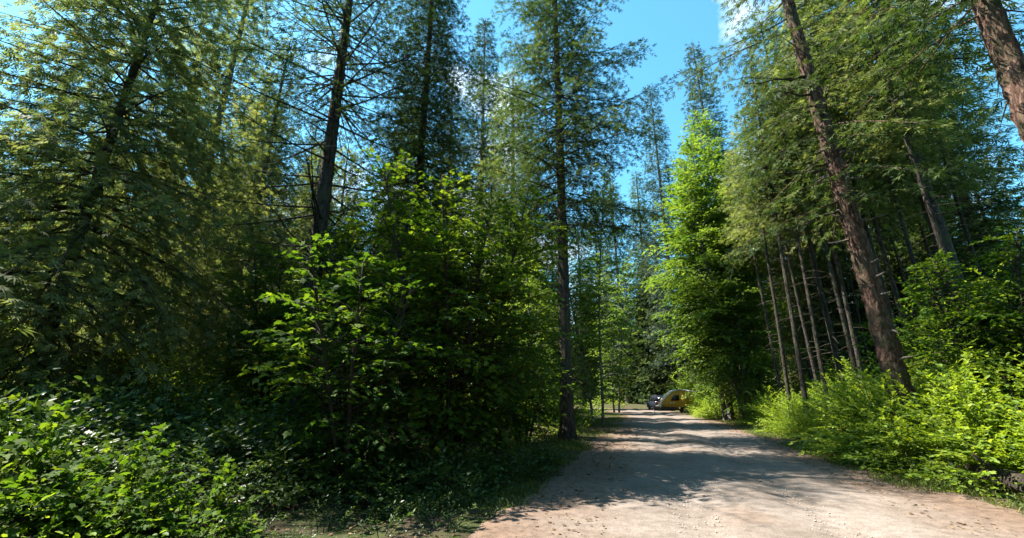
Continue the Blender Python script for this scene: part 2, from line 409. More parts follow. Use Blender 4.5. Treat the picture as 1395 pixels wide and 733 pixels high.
EZ = np.array([0, 0, 1.0])
def grow(rng, O, az, el, L, sag, side_gap, side_frac, leaf_gap, leaf, tpl, s0=.15, fwd=.6, out=.8, droop=.25, tilt=.5, ldrop=-.15,
         spread=.7, var0=.5, varb=.22, varl=.25, taper=.65, wood=None, wr=.012, sides=3, roll=0.0, wseg=5, twig=None):
    """limbs from O; side shoots along every limb; leaves along every side shoot"""
    n = len(O)
    u = np.stack([np.cos(az), np.sin(az), np.zeros(n)], 1)
    e = u * np.cos(el)[:, None] + EZ * np.sin(el)[:, None]
    lat = np.cross(EZ, u)
    sag = np.broadcast_to(np.asarray(sag, float), (n,))
    wob = rng.normal(0, .07, n); ph = rng.uniform(0, 6.28, n)
    def pt(ix, s):
        return O[ix] + e[ix] * (L[ix] * s)[:, None] - EZ * (sag[ix] * L[ix] * s * s)[:, None] + lat[ix] * (wob[ix] * L[ix] * s * np.sin(3 * s + ph[ix]))[:, None]
    if wood is not None:
        for b_ in range(n):
            s = np.linspace(0, .97, wseg)
            P = pt(np.full(wseg, b_), s)
            wood.tube(P, (wr * (L[b_] ** .8) + .003) * (1 - .9 * s), sides, False)
    cnt = np.maximum(3, (L * (1 - s0) / side_gap).astype(int))
    ib = np.repeat(np.arange(n), cnt)
    k = np.arange(len(ib)) - np.repeat(np.cumsum(cnt) - cnt, cnt)
    s = s0 + (1 - s0) * (k + rng.uniform(0, 1, len(ib))) / cnt[ib]
    sd = np.where(k % 2 == 0, 1.0, -1.0)
    o2 = pt(ib, s)
    tg = nrm(pt(ib, np.minimum(s + .02, 1.02)) - pt(ib, s - .02))
    l2 = side_frac * L[ib] * np.clip(1.04 - s, .04, 1) ** taper * rng.uniform(.55, 1.25, len(ib)) + leaf * .8
    d2 = nrm(tg * fwd + lat[ib] * (sd * out)[:, None] + EZ * rng.normal(roll - .1, .22, len(ib))[:, None] + rng.normal(0, .12, (len(ib), 3)))
    if twig is not None:
        for q in np.nonzero(l2 > twig)[0]:
            wood.tube([o2[q], o2[q] + d2[q] * l2[q] * .5 - EZ * droop * l2[q] * .25, o2[q] + d2[q] * l2[q] - EZ * droop * l2[q]], [.007, .005, .002], 3, False)
    c3 = np.maximum(2, (l2 / leaf_gap).astype(int))
    i2 = np.repeat(np.arange(len(ib)), c3)
    k3 = np.arange(len(i2)) - np.repeat(np.cumsum(c3) - c3, c3)
    q = (k3 + rng.uniform(0, 1, len(i2))) / c3[i2]
    P = o2[i2] + d2[i2] * (l2[i2] * q)[:, None] - EZ * (droop * l2[i2] * q * q)[:, None]
    lat2 = nrm(np.cross(EZ, d2))[i2]
    sd3 = np.where(k3 % 2 == 0, 1.0, -1.0)
    D = d2[i2] + lat2 * (sd3 * spread * rng.uniform(.3, 1.2, len(i2)))[:, None] + EZ * rng.normal(ldrop, .25, len(i2))[:, None] + rng.normal(0, .2, (len(i2), 3))
    N = nrm(EZ + rng.normal(0, tilt, (len(i2), 3)))
    S = leaf * rng.uniform(.5, 1.4, len(i2))
    vb = rng.normal(0, varb, n)
    vv = np.clip(var0 + vb[ib][i2] + rng.normal(0, varl, len(i2)), 0, 1)
    return scatter(P, D, N, S, tpl, vv)

def trunk_buf(H, r0, rng, sides=10, step=.7, bend=.0, flare=.5, r1=.03, rough=.05):
    n = max(4, int(H / step))
    z = np.linspace(-.5, H, n)
    bx = bend * np.sin(z / H * 2.2 + rng.uniform(0, 6)) ; by = bend * np.sin(z / H * 2.7 + rng.uniform(0, 6))
    t = np.clip(z / H, 0, 1)
    bx, by = (bx - np.interp(0, z, bx)) * sstep(0, .3, t), (by - np.interp(0, z, by)) * sstep(0, .3, t)
    r = r0 * (1 - t) ** .85 * (1 - r1 / r0) + r1 + flare * r0 * np.exp(-np.clip(z, -.2, None) / (r0 * 1.6))
    a = np.linspace(0, 2 * np.pi, sides, endpoint=False)
    rr = r[:, None] * (1 + rough * rng.normal(0, 1, (n, sides)) + .05 * np.sin(a * 3 + 1)[None] + .10 * np.sin(a * 5)[None] * np.exp(-np.clip(z, 0, None) / .5)[:, None])
    P = np.stack([bx, by, z], 1)
    B = Buf(); B.tube(P, rr, sides)
    return B, lambda zz: np.stack([np.interp(zz, z, bx), np.interp(zz, z, by), zz], 1)

def conifer(seed, H, r0, cb, Rm, gap=.4, per=5, leaf=.16, lgap=.1, sgap=.16, mat='fir', bark='fir_bark', el0=.55, el1=-.25, sag=.18, tpl=T_SPRAY,
            droop=.25, profile=.75, sides=10, var0=.45, dead=0, sfrac=.33, jag=.35, bend=.1, step=.7, twig=None, wr=.011, roll=0.0, minL=.35, oneside=0.0):
    rng = np.random.default_rng(seed)
    TB, path = trunk_buf(H, r0, rng, sides, step, bend, rough=.085 if sides > 20 else .05)
    z = np.arange(cb, H - .25, gap); per_ = np.full(len(z), per)
    zz = np.repeat(z, per_) + rng.uniform(-gap / 2, gap / 2, len(z) * per)
    zz = np.clip(zz, cb * .9, H - .15)
    az = np.tile(np.arange(per) * 6.283 / per, len(z)) + np.repeat(rng.uniform(0, 6.28, len(z)), per) + rng.normal(0, .25, len(zz))
    t = (zz - cb) / (H - cb)
    L = Rm * np.clip(1 - t, 0, 1) ** profile * rng.uniform(1 - jag, 1 + jag * .6, len(zz)) * (.62 + .38 * sstep(-.02, .18, t)) + minL
    L = L * (1 - oneside * (.5 + .5 * np.cos(az)))
    el = el1 + (el0 - el1) * t ** 1.2 + rng.normal(0, .09, len(zz))
    B = Buf()
    B.add(*_vq(grow(rng, path(zz), az, el, L, sag * (1 - .6 * t), sgap, sfrac, lgap, leaf, tpl, .12, .6, .8, droop, .55, -.2, .7, var0, .18, .2, .65, TB, wr, 3, roll, 5, twig)))
    if dead:                                                           # bare snags below the crown
        for k in range(dead):
            zq = rng.uniform(max(1.5, cb * .25), cb * 1.05); a_ = rng.uniform(0, 6.28); l_ = rng.uniform(.25, 1.6)
            o = path(np.array([zq]))[0]; d = np.array([math.cos(a_), math.sin(a_), rng.uniform(-.35, .15)])
            TB.tube([o, o + d * l_ * .5, o + d * l_ + np.array([0, 0, -.12 * l_])], [.022, .014, .005], 4, False)
    return dict(trunk=TB.build('trunk', M[bark], True), crown=B.build('crown', M[mat]), H=H)

def _vq(r): return (r[0], r[1], None, r[2])

def broadleaf(seed, H, r0, cb, Rm, stems=1, gap=.4, per=3, leaf=.1, lgap=.09, sgap=.2, mat='alder', bark='alder_bark', tpl=T_OVAL, el0=1.0, el1=.35, sag=.3,
              sfrac=.4, profile=.6, lean=.15, droop=.2, tilt=.45, var0=.5, bend=.3, top=.8, jag=.4):
    rng = np.random.default_rng(seed)
    TB = Buf(); B = Buf()
    for k in range(stems):
        Hs = H * rng.uniform(.75, 1) if k else H
        a = k * 6.283 / max(1, stems) + rng.uniform(-.4, .4); tl = lean * rng.uniform(.5, 1.3) * (stems > 1)
        off = np.array([math.cos(a), math.sin(a), 0]) * (.25 * (stems > 1))
        b2, path0 = trunk_buf(Hs, r0 * rng.uniform(.7, 1.1), rng, 8, .5, bend, .35, .012, .04)
        sh = lambda P: P + off + np.outer(np.clip(P[:, 2], 0, None) * (1 + .03 * P[:, 2]), np.array([math.cos(a), math.sin(a), 0]) * tl)
        TB.add(sh(b2.V[0]), b2.Q[0], b2.T[0])
        path = lambda zz: sh(path0(zz))
        z = np.arange(cb, Hs * .98, gap); m_ = len(z) * per
        zz = np.clip(np.repeat(z, per) + rng.uniform(-gap, gap, m_), cb * .8, Hs * .99)
        az = rng.uniform(0, 6.28, m_)
        t = np.clip((zz - cb) / (Hs - cb), 0, 1)
        L = Rm * ((1 - t) ** profile * .85 + .15) * (.45 + .55 * sstep(0, .35, t)) * rng.uniform(1 - jag, 1 + jag * .5, m_)
        el = el1 + (el0 - el1) * t + rng.normal(0, .15, m_)
        B.add(*_vq(grow(rng, path(zz), az, el, L, sag, sgap, sfrac, lgap, leaf, tpl, .2, .75, .7, droop, tilt, -.2, .8, var0, .2, .22, .6, TB, .012, 4, .05, 6, None if leaf > .15 else .6)))
    return dict(trunk=TB.build('trunk', M[bark], True), crown=B.build('crown', M[mat]), H=H)

def shrub(seed, Rm, H, n=34, leaf=.07, lgap=.05, sgap=.12, mat='shrub', tpl=T_OVAL, var0=.55, sag=.35, sfrac=.42, tilt=.5):
    rng = np.random.default_rng(seed)
    az = rng.uniform(0, 6.28, n); el = np.arcsin(np.clip(rng.uniform(.12, 1.0, n), 0, .99))
    L = 1 / np.sqrt((np.cos(el) / Rm) ** 2 + (np.sin(el) / (H * 1.12)) ** 2) * rng.uniform(.72, 1.1, n)
    O = np.stack([np.cos(az) * .18 * Rm * rng.uniform(0, 1, n), np.sin(az) * .18 * Rm * rng.uniform(0, 1, n), np.full(n, -.08)], 1)
    TB = Buf(); B = Buf()
    B.add(*_vq(grow(rng, O, az, el, L, sag * np.cos(el), sgap, sfrac, lgap, leaf, tpl, .22, .7, .75, .2, tilt, -.12, .8, var0, .2, .24, .45, TB, .008, 4, .25, 6)))
    return dict(stem=TB.build('stem', M['dark_bark'], True), foliage=B.build('foliage', M[mat]), H=H)

def put(name, kit, loc, label, cat, group=None, rz=0.0, s=1.0, sz=None, tilt=(0, 0)):
    o = empty(name, loc, rz, (s, s, sz or s))
    o.rotation_euler = (tilt[0], tilt[1], rz)
    tag(o, label, cat, group)
    for part in ('trunk', 'crown', 'stem', 'foliage'):
        if part in kit: link(part, kit[part], o)
    return o

rnd = random.Random(7)
def on(px, Y):
    """ground point in the direction of a picture column at distance Y"""
    x = (px - 697.5) / FPX * (Y * math.cos(PITCH))
    return Vector((x, Y, h1(x, Y)))
def top_h(py, Y): return at(697, py, Y).z

# ------------------------------------------------------------------ tree kinds (each built once)
K = {}
K['tall_fir'] = conifer(11, 30, .27, 8.5, 5.0, .5, 6, .2, .055, .15, 'fir', 'dark_bark', .5, -.18, .12, T_FEATHER, sfrac=.24, droop=.45, dead=14, var0=.38, jag=.5, sides=14, step=.4, twig=.9)
K['dense_fir'] = conifer(12, 28, .34, 3.0, 4.2, .42, 6, .36, .14, .2, 'fir', 'dark_bark', .45, -.35, .15, T_WIDE, var0=.42)
K['verge_fir'] = conifer(29, 30, .26, 6.0, 3.5, .4, 7, .24, .085, .17, 'fir', 'dark_bark', .45, -.35, .18, T_FEATHER, droop=.4, var0=.42, dead=16, sides=14, step=.4)
K['slim_fir'] = conifer(13, 34, .32, 4, 3.7, .46, 6, .4, .17, .22, 'bluefir', 'grey_bark', .5, -.3, .12, T_WIDE, var0=.45)
K['hemlock'] = conifer(14, 24, .26, 2.0, 4.4, .5, 6, .28, .095, .17, 'hemlock', 'grey_bark', .5, -.25, .3, T_FEATHER, droop=.6, var0=.5, sfrac=.26)
K['near_hemlock'] = conifer(15, 17, .14, 1.4, 5.0, .42, 7, .23, .066, .2, 'hemlock', 'dark_bark', .45, -.3, .3, T_FINE, droop=.9, var0=.45, twig=.9, sides=14)
K['high_hemlock'] = conifer(28, 26, .22, 10.5, 4.2, .42, 6, .3, .14, .19, 'hemlock', 'dark_bark', .5, -.25, .3, T_FEATHER, droop=.4, var0=.5, dead=30)
K['pole_fir'] = conifer(16, 25, .15, 14.5, 2.3, .5, 6, .38, .16, .22, 'fir', 'dark_bark', .4, -.25, .15, T_WIDE, dead=40, var0=.5)
K['pole_hemlock'] = conifer(17, 22, .13, 12.5, 2.4, .5, 6, .36, .15, .2, 'hemlock', 'dark_bark', .4, -.2, .2, T_WIDE, dead=30, var0=.5)
K['wood_fir'] = conifer(26, 27, .3, .9, 4.8, .55, 6, .62, .24, .3, 'fir', 'dark_bark', .4, -.3, .15, T_WIDE, var0=.42)
K['wood_hemlock'] = conifer(27, 24, .28, .8, 4.8, .55, 6, .6, .23, .3, 'hemlock', 'dark_bark', .4, -.25, .25, T_WIDE, var0=.42)
K['alder'] = broadleaf(21, 25, .17, 2.2, 5.3, 3, .45, 4, .2, .09, .2, 'alder', 'alder_bark', T_OVAL, 1.0, .1, .28, lean=.05)
K['young_alder'] = broadleaf(22, 14, .10, 1.4, 2.8, 2, .35, 4, .16, .085, .18, 'alder', 'alder_bark', T_OVAL, 1.0, .25, .3, lean=.07)
K['maple'] = broadleaf(23, 7.4, .07, .7, 3.0, 6, .28, 3, .098, .062, .16, 'maple', 'dark_bark', T_MAPLE, 1.0, .25, .4, lean=.22, tilt=.4, bend=.2)
K['small_maple'] = broadleaf(24, 4.6, .05, .5, 2.2, 6, .28, 3, .11, .08, .18, 'maple', 'dark_bark', T_MAPLE, 1.0, .3, .4, lean=.24, tilt=.4, bend=.15)
K['bush'] = shrub(31, 1.9, 2.2, 100, .07, .036, .1, 'shrub')
K['bush_b'] = shrub(32, 1.6, 1.8, 80, .065, .036, .1, 'shrub', T_OVAL, .65)
K['tall_bush'] = shrub(37, 2.7, 3.9, 90, .075, .06, .16, 'shrub', T_OVAL, .5)
K['salal'] = shrub(33, 1.3, 1.15, 50, .085, .06, .11, 'salal')
K['thimble'] = shrub(34, 1.1, 1.1, 50, .08, .05, .11, 'maple', T_MAPLE, .5)
K['low'] = shrub(35, .8, .6, 26, .07, .05, .1, 'shrub', T_OVAL, .45)

# ------------------------------------------------------------------ the trees one can tell apart
g = on(772, 17.6)
put('fir_tree', K['tall_fir'], g, 'tall fir with bare straight dark trunk standing at the road verge beside the maple', 'tree', None, 1.2, 1.0)

# leaning fir beside the road
pb, pt_ = at(1222, 520, 10.6), at(1075, 0, 10.6)
slope = (pt_.x - pb.x) / (pt_.z - pb.z)
bx = pb.x - slope * pb.z
lean_fir = conifer(18, 27, .25, 6.0, 4.0, .72, 4, .2, .075, .16, 'fir', 'fir_bark', .45, -.35, .2, droop=.3, tpl=T_FEATHER, oneside=.65, var0=.62, jag=.5, sides=26, step=.09, bend=.05, twig=.7)
o = put('fir_tree', lean_fir, (bx, 10.6, h1(bx, 10.6)), 'leaning fir with reddish brown bark and broken branch stubs above the bright shrubs', 'tree')
o.rotation_euler = (0, math.atan(slope), 0)
rs = np.random.default_rng(5)
for k in range(26):
    z = rs.uniform(1.8, 8.5); a = rs.uniform(2.2, 5.4) if k % 3 else rs.uniform(0, 6.28); l = rs.uniform(.12, .5)
    B = Buf(); r = .31 * (1 - z / 27) ** .85
    d = np.array([math.cos(a), math.sin(a), rs.uniform(-.2, .25)]); P0 = d * [1, 1, 0] * r * .66 + [0, 0, z]
    B.tube([P0, P0 + d * l * .5, P0 + d * l * 1.25 + [0, 0, rs.uniform(-.12, .1)]], [.042, .028, .012], 6)
    link('branch_stub', B.build('branch_stub', M['dead_twig'], True), o)
for k in range(7):                                                    # long bare limbs, drooping then rising
    z = rs.uniform(6.2, 12); a = rs.uniform(2.2, 4.8); l = rs.uniform(1.2, 3.0)
    B = Buf(); r = .31 * (1 - z / 27) ** .85
    d = np.array([math.cos(a), math.sin(a), 0]); s = np.linspace(0, 1, 9)[:, None]
    P = d * (r * .6 + l * s) + np.array([0, 0, 1.0]) * (z - rs.uniform(.2, .6) * l * s + rs.uniform(.05, .5) * l * s ** 2) + rs.normal(0, .035, (9, 3))
    B.tube(P, .038 * (1 - .8 * s[:, 0]), 6)
    for q in range(7):
        j = rs.integers(3, 9); dd = rs.normal(0, .5, 3); dd[2] -= .2
        B.tube([P[j], P[j] + dd * .3, P[j] + dd * .5 + [0, 0, -.05]], [.009, .006, .003], 3, False)
    link('branch', B.build('branch', M['dark_bark'], True), o)

# fir behind the maple, bare lower branches
pb, pt_ = at(433, 335, 12.6), at(477, 0, 12.6)
slope = (pt_.x - pb.x) / (pt_.z - pb.z); bx = pb.x - slope * pb.z
snag = conifer(19, 23, .29, 10.0, 3.6, .55, 5, .21, .1, .2, 'fir', 'dark_bark', .4, -.2, .15, T_FEATHER, dead=0, var0=.4, sides=18, step=.15, bend=.06, twig=.8)
o = put('fir_tree', snag, (bx, 12.6, h1(bx, 12.6)), 'grey-barked fir with long bare dead branches rising behind the vine maple', 'tree')
o.rotation_euler = (0, math.atan(slope), 0)
for k in range(72):
    z = rs.uniform(4.2, 14.5); a = rs.uniform(0, 6.28); l = rs.uniform(1.0, 4.4)
    B = Buf(); r = .26 * (1 - z / 27) ** .85
    d = np.array([math.cos(a), math.sin(a), 0]); s = np.linspace(0, 1, 8)[:, None]
    P = d * (r * .8 + l * s) + np.array([0, 0, 1.0]) * (z + rs.uniform(-.35, .2) * l * s + .1 * l * s ** 2) + rs.normal(0, .025, (8, 3)) * s
    B.tube(P, .034 * (1 - .85 * s[:, 0]) + .004, 5)
    for q in range(int(3 + l * 5)):
        j = rs.integers(2, 8); dd = d * .5 + rs.normal(0, .5, 3); dd[2] -= .15; ll = rs.uniform(.2, .9)
        B.tube([P[j], P[j] + dd * .5 * ll, P[j] + dd * ll + [0, 0, -.08]], [.008, .006, .003], 3, False)
    link('branch', B.build('branch', M['dark_bark'], True), o)

# trunk by the road's bank, mostly beyond the frame
big = conifer(20, 29, .25, 9.2, 3.4, .55, 5, .2, .11, .17, 'fir', 'fir_bark', .4, -.3, .2, T_FEATHER, dead=10, var0=.55, sides=22, step=.12, bend=.04)
put('fir_tree', big, (9.95, 7.0, h1(9.95, 7.0)), 'thick pale-lit fir trunk with high boughs growing beside the tall bright shrubs', 'tree', None, .7)

# hemlocks over the undergrowth
put('hemlock_tree', K['near_hemlock'], (-12.6, 11.6, h1(-12.6, 11.6)), 'big drooping hemlock with shaggy grey-green boughs above the salal thicket', 'tree', None, .4, 1.2)
for (px, Y, tp, rz, lab) in ((300, 17.5, 55, .5, 'bushy yellow-green hemlock next to the bare-branched fir trunk'),
                             (205, 20, -80, 2.2, 'tall yellow-green hemlock just behind the big drooping hemlock'),
                             (392, 26, 190, 4.0, 'short hemlock seen behind the bare dead branches of the grey fir')):
    gq = on(px, Y); s = (top_h(tp, Y) - gq.z) / 24
    put('hemlock_tree', K['hemlock'], gq, lab, 'tree', None, rz, s)

# the pointed firs around the sky gap
for (kind, px, Y, tp, rz, lab) in (
        ('verge_fir', 548, 14.2, -140, .3, 'dense dark fir directly behind the vine maple'),
        ('slim_fir', 650, 30, 22, 1.0, 'slender blue-grey fir with its pointed tip clear against the white sky'),
        ('hemlock', 697, 27, 92, 2.0, 'pale olive hemlock next to the slender blue-grey fir'),
        ('slim_fir', 600, 38, 110, 3.0, 'grey-green fir between the dense dark fir and the slender pointed fir'),
        ('slim_fir', 855, 70, 205, 1.7, 'far spire-shaped fir closing the view at the end of the road'),
        ('dense_fir', 893, 76, 232, 2.9, 'dark narrow fir behind the parked car at the bend'),
        ('dense_fir', 826, 82, 262, .9, 'shadowed fir beside the far spire-shaped fir'),
        ('dense_fir', 758, 44, 292, 2.2, 'dark fir glimpsed past the verge fir trunk, behind the thin alder'),
        ('dense_fir', 796, 60, 285, 4.4, 'dark fir behind the thin alder on the inside of the bend'),
        ('slim_fir', 930, 62, 118, 4.1, 'fir tip rising just above the pale alder'),
        ('high_hemlock', 1178, 28, 40, 5.0, 'sunlit hemlock with a ragged top beyond the leaning fir'),
        ('slim_fir', 1020, 40, 60, 2.6, 'thin-topped fir rising behind the alders'),
        ('high_hemlock', 1240, 20, -20, .8, 'broad sunlit hemlock among the slim trunks'),
        ('dense_fir', 1398, 27, -40, 3.6, 'dark fir filling the gap behind the thick pale-lit trunk'),
        ('dense_fir', 1290, 33, 40, 5.1, 'full dark fir seen between the slim trunks'),
        ('high_hemlock', 1350, 17, -300, 1.9, 'tall heavy-crowned hemlock at the edge of the slim trunks')):
    gq = on(px, Y); s = (top_h(tp, Y) - gq.z) / K[kind]['H']
    xy = s if Y < 60 else s * .85
    put('fir_tree' if 'fir' in kind else 'hemlock_tree', K[kind], gq, lab, 'tree', None, rz, xy, s)

# pale alders
gq = on(990, 31)
put('alder_tree', K['alder'], gq, 'tall pale green alder leaning its foliage over the road near the camper trailer', 'tree', None, .4, (top_h(140, 31) - gq.z) / 25)
gq = on(1012, 28)
put('alder_tree', K['alder'], gq, 'second pale green alder standing against the slim dark trunks', 'tree', None, 2.6, .72)
for (px, Y, s, lab) in ((813, 27, 1.15, 'thin alder with a straight dark stem near the sunny grass patch'),
                        (735, 22, .8, 'young alder growing behind the fir trunk at the verge'),
                        (838, 47, 1.3, 'young alder where the road bends out of sight'),
                        (690, 19, .7, 'young alder filling the gap beside the vine maple')):
    put('alder_tree', K['young_alder'], on(px, Y), lab, 'tree', None, px * .1, s)

# slim trunks of the far wood
for k, (px, Y) in enumerate(((1075, 20), (1096, 18.5), (1128, 18), (1155, 19.5), (1172, 17.5), (1018, 36), (1033, 28), (1051, 40), (1066, 25), (1083, 34), (1104, 29), (1118, 23), (1133, 38), (1147, 27), (1163, 33),
                             (1181, 22), (1198, 29), (1240, 24), (1262, 19), (1285, 27), (1300, 17), (1322, 21), (1345, 15), (1368, 24), (1389, 18), (1215, 36), (1270, 34), (1330, 32))):
    px += rnd.uniform(-4, 4)
    s = rnd.uniform(.72, .98)
    o = put('fir_tree' if k % 2 else 'hemlock_tree', K['pole_fir' if k % 2 else 'pole_hemlock'], on(px, Y),
            'slim dark-trunked fir in the shaded wood across the road' if k % 2 else 'slim hemlock trunk with twiggy snags in the shaded wood across the road', 'tree',
            'slim firs in the shaded wood' if k % 2 else 'slim hemlocks in the shaded wood', rnd.uniform(0, 6.28), s * .95, s, (R(rnd.uniform(-1.5, 1.5)), R(rnd.uniform(-2, 1))))

# background wood on every side of the view
for (x, y, kind, sc_) in ((21.5, 67, 'wood_fir', .9), (24, 73, 'wood_hemlock', 1.0), (26.5, 63, 'wood_fir', 1.0), (17.5, 73, 'wood_fir', .8), (13, 77, 'wood_hemlock', .8), (29, 56, 'wood_fir', .9), (8, 80, 'wood_fir', .85)):
    put('hemlock_tree' if 'hemlock' in kind else 'fir_tree', K[kind], (x, y, h1(x, y)), 'full-skirted hemlock closing off the bend behind the parked car' if 'hemlock' in kind else 'full-skirted dark fir closing off the bend behind the parked car', 'tree',
        'hemlocks around the bend' if 'hemlock' in kind else 'firs around the bend', x, sc_)
k = 0
pts = []
for (px, Y) in [(p_, y_) for y_ in (32, 42, 54, 70) for p_ in range(-60, 760, 52)] + [(p_, y_) for y_ in (36, 48, 60, 76) for p_ in range(1000, 1490, 50)] + [(p_, y_) for y_ in (84, 94, 108) for p_ in range(720, 1010, 30)]:
    px += rnd.uniform(-26, 26); Y += rnd.uniform(-5, 5)
    gq = on(px, Y)
    if abs(road_dist(gq.x, gq.y)[0]) < 7: continue
    kind = ('slim_fir', 'wood_fir', 'wood_hemlock', 'wood_fir')[k % 4]
    if 560 < px < 720 and Y < 70: s = rnd.uniform(.5, .62)
    else: s = {'slim_fir': .75, 'wood_fir': .85, 'wood_hemlock': .9}[kind] * rnd.uniform(.85, 1.1)
    put('hemlock_tree' if 'hemlock' in kind else 'fir_tree', K[kind], gq,
        {'slim_fir': 'blue-grey fir deep in the background wood', 'wood_fir': 'dark full-crowned fir deep in the background wood', 'wood_hemlock': 'yellow-green hemlock deep in the background wood'}[kind], 'tree',
        {'slim_fir': 'blue-grey background firs', 'wood_fir': 'dark background firs', 'wood_hemlock': 'background hemlocks'}[kind], rnd.uniform(0, 6.28), s)
    k += 1

# the same wood goes on behind the place the photograph was taken from
for (x, y, kind, sc_) in ((-11, -3, 'wood_fir', .8), (-9, -10, 'wood_hemlock', .9), (-13, -17, 'wood_fir', .9), (-18, -8, 'wood_fir', .9), (-20, 0, 'wood_hemlock', .9), (10, -3, 'wood_hemlock', .8), (9, -11, 'wood_fir', .9),
                          (15, -7, 'wood_fir', .9), (16, 0, 'wood_hemlock', .85), (6, -20, 'wood_hemlock', .9), (0, -30, 'wood_fir', 1.0), (-8, -27, 'wood_hemlock', .9), (12, -20, 'wood_fir', .9), (21, -14, 'wood_fir', .9), (22, 5, 'wood_fir', .9)):
    put('hemlock_tree' if 'hemlock' in kind else 'fir_tree', K[kind], (x, y, h1(x, y)), 'hemlock in the wood behind the viewpoint' if 'hemlock' in kind else 'fir in the wood behind the viewpoint', 'tree',
        'hemlocks behind the viewpoint' if 'hemlock' in kind else 'firs behind the viewpoint', x, sc_)

# ------------------------------------------------------------------ maples and shrubs
put('vine_maple', K['maple'], (-1.4, 10.2, h1(-1.4, 10.2)), 'large vine maple with backlit leaves arching toward the road beside the verge fir', 'tree', None, .3, .98)
put('vine_maple', K['maple'], (-4.0, 11.6, h1(-4.0, 11.6)), 'spreading vine maple in front of the grey-barked dead-branched fir', 'tree', None, 2.1, .85)
put('vine_maple', K['maple'], (-6.9, 13.0, h1(-6.9, 13.0)), 'vine maple between the grey-barked fir and the hemlocks', 'tree', None, 4.1, .7)
put('vine_maple', K['small_maple'], (-2.9, 8.2, h1(-2.9, 8.2)), 'low shaded vine maple at the dark foot of the large vine maple', 'tree', None, 1.1, .9)
put('vine_maple', K['small_maple'], (-.6, 13.4, h1(-.6, 13.4)), 'small vine maple close behind the foot of the verge fir', 'tree', None, 3.3, .95)
put('vine_maple', K['small_maple'], (.4, 16.2, h1(.4, 16.2)), 'small bright vine maple beside the verge fir trunk', 'tree', None, 5.3, .8)
put('vine_maple', K['maple'], (11.6, 10.2, h1(11.6, 10.2)), 'tall sunlit vine maple thicket beyond the leaning fir', 'tree', None, 1.0, .70)
put('vine_maple', K['maple'], (12.2, 7.4, h1(12.2, 7.4)), 'sunlit vine maple beside the thick pale-lit fir trunk', 'tree', None, 2.9, .6)
put('vine_maple', K['small_maple'], (12.6, 13.6, h1(12.6, 13.6)), 'vine maple in front of the slim trunks of the wood', 'tree', None, 4.4, .85)

def row(name, kind, items, label, group):
    for (x, y, s) in items:
        put(name, K[kind], (x, y, h1(x, y) - .03), label, 'shrub', group, rnd.uniform(0, 6.28), s, s * rnd.uniform(.9, 1.12))
row('leafy_shrub', 'bush', [(9.7, 8.6, 1.2), (10.0, 11.6, 1.25), (9.4, 10.0, 1.05), (10.9, 9.0, 1.2), (11.0, 12.8, 1.1), (10.0, 6.9, .9), (10.7, 7.8, 1.1), (10.4, 14.0, .8), (11.4, 6.2, 1.2)],
    'bright yellow-green sunlit shrub in the bank around the leaning fir', 'sunlit shrubs around the leaning fir')
row('leafy_shrub', 'tall_bush', [(11.7, 10.8, .95), (12.9, 8.8, 1.05), (13.4, 12.0, 1.1), (12.4, 6.6, .9)],
    'head-high and taller sunlit shrub between the leaning fir and the thick trunk', 'tall sunlit shrubs')
row('leafy_shrub', 'bush_b', [(9.0, 8.9, .6), (9.0, 7.6, .6), (8.9, 9.9, .6), (9.9, 12.8, .8), (9.5, 11.3, .6), (9.2, 6.5, .6), (9.4, 5.6, .7), (10.2, 13.4, .6)],
    'small rounded sunlit shrub low on the bank at the road edge', 'low sunlit shrubs on the bank')
row('leafy_shrub', 'bush', [(12.1, 18.4, .8), (12.9, 20.2, .9), (13.4, 17.6, 1.0), (13.6, 22.6, .9), (14.7, 20.0, 1.1), (14.4, 24.6, .9), (15.2, 27.2, .9), (14.6, 16.0, 1.0)],
    'shaded green shrub under the slim trunks along the road', 'shaded shrubs under the slim trunks')
row('leafy_shrub', 'bush_b', [(15.3, 33.2, 1.0), (16.0, 35.6, 1.1), (17.0, 38.0, 1.15), (17.6, 41.0, 1.2), (18.9, 43.4, 1.35), (17.2, 33.8, 1.2), (18.6, 36.4, 1.3), (19.6, 40.5, 1.3), (20.2, 43.0, 1.4)],
    'bright shrub half hiding the yellow camper trailer', 'bright shrubs by the camper trailer')
row('salal_shrub', 'salal', [(-2.6, 8.3, .9), (-1.3, 8.7, .9), (-.2, 9.4, .8), (-3.6, 8.9, 1.0), (-1.9, 9.3, 1.0), (.3, 10.6, .8), (-.9, 7.9, .8), (-2.0, 7.6, .8), (-7.6, 7.6, 1.2), (-9.0, 6.6, 1.3), (-6.4, 8.6, 1.1), (-5.2, 7.8, 1.0), (-8.4, 8.9, 1.3), (-10.4, 8.0, 1.5), (-4.3, 6.9, .9), (-7.0, 6.2, 1.1), (-10.2, 5.6, 1.3), (-5.8, 6.3, .9),
                             (-9.6, 10.6, 1.6), (-7.9, 10.6, 1.5), (-3.6, 7.6, .9), (-11.8, 6.8, 1.6), (-6.2, 10.2, 1.4), (-4.6, 8.6, 1.1)],
    'dark glossy salal shrub in the thicket under the hemlocks and vine maples', 'salal thicket under the trees')
row('salal_shrub', 'salal', [(8.6, 9.4, .75), (8.8, 7.3, .8), (9.0, 10.9, .8), (9.3, 6.0, .9), (10.0, 13.4, .9)],
    'dark green salal mixed into the sunlit shrubs at the road edge', 'salal among the sunlit shrubs')
row('thimbleberry_plant', 'thimble', [(9.0, 8.2, .75), (9.1, 9.9, .8), (9.3, 7.0, .8), (9.7, 12.4, .8)],
    'lobed-leaf thimbleberry mixed into the sunlit shrubs at the road edge', 'thimbleberry among the sunlit shrubs')
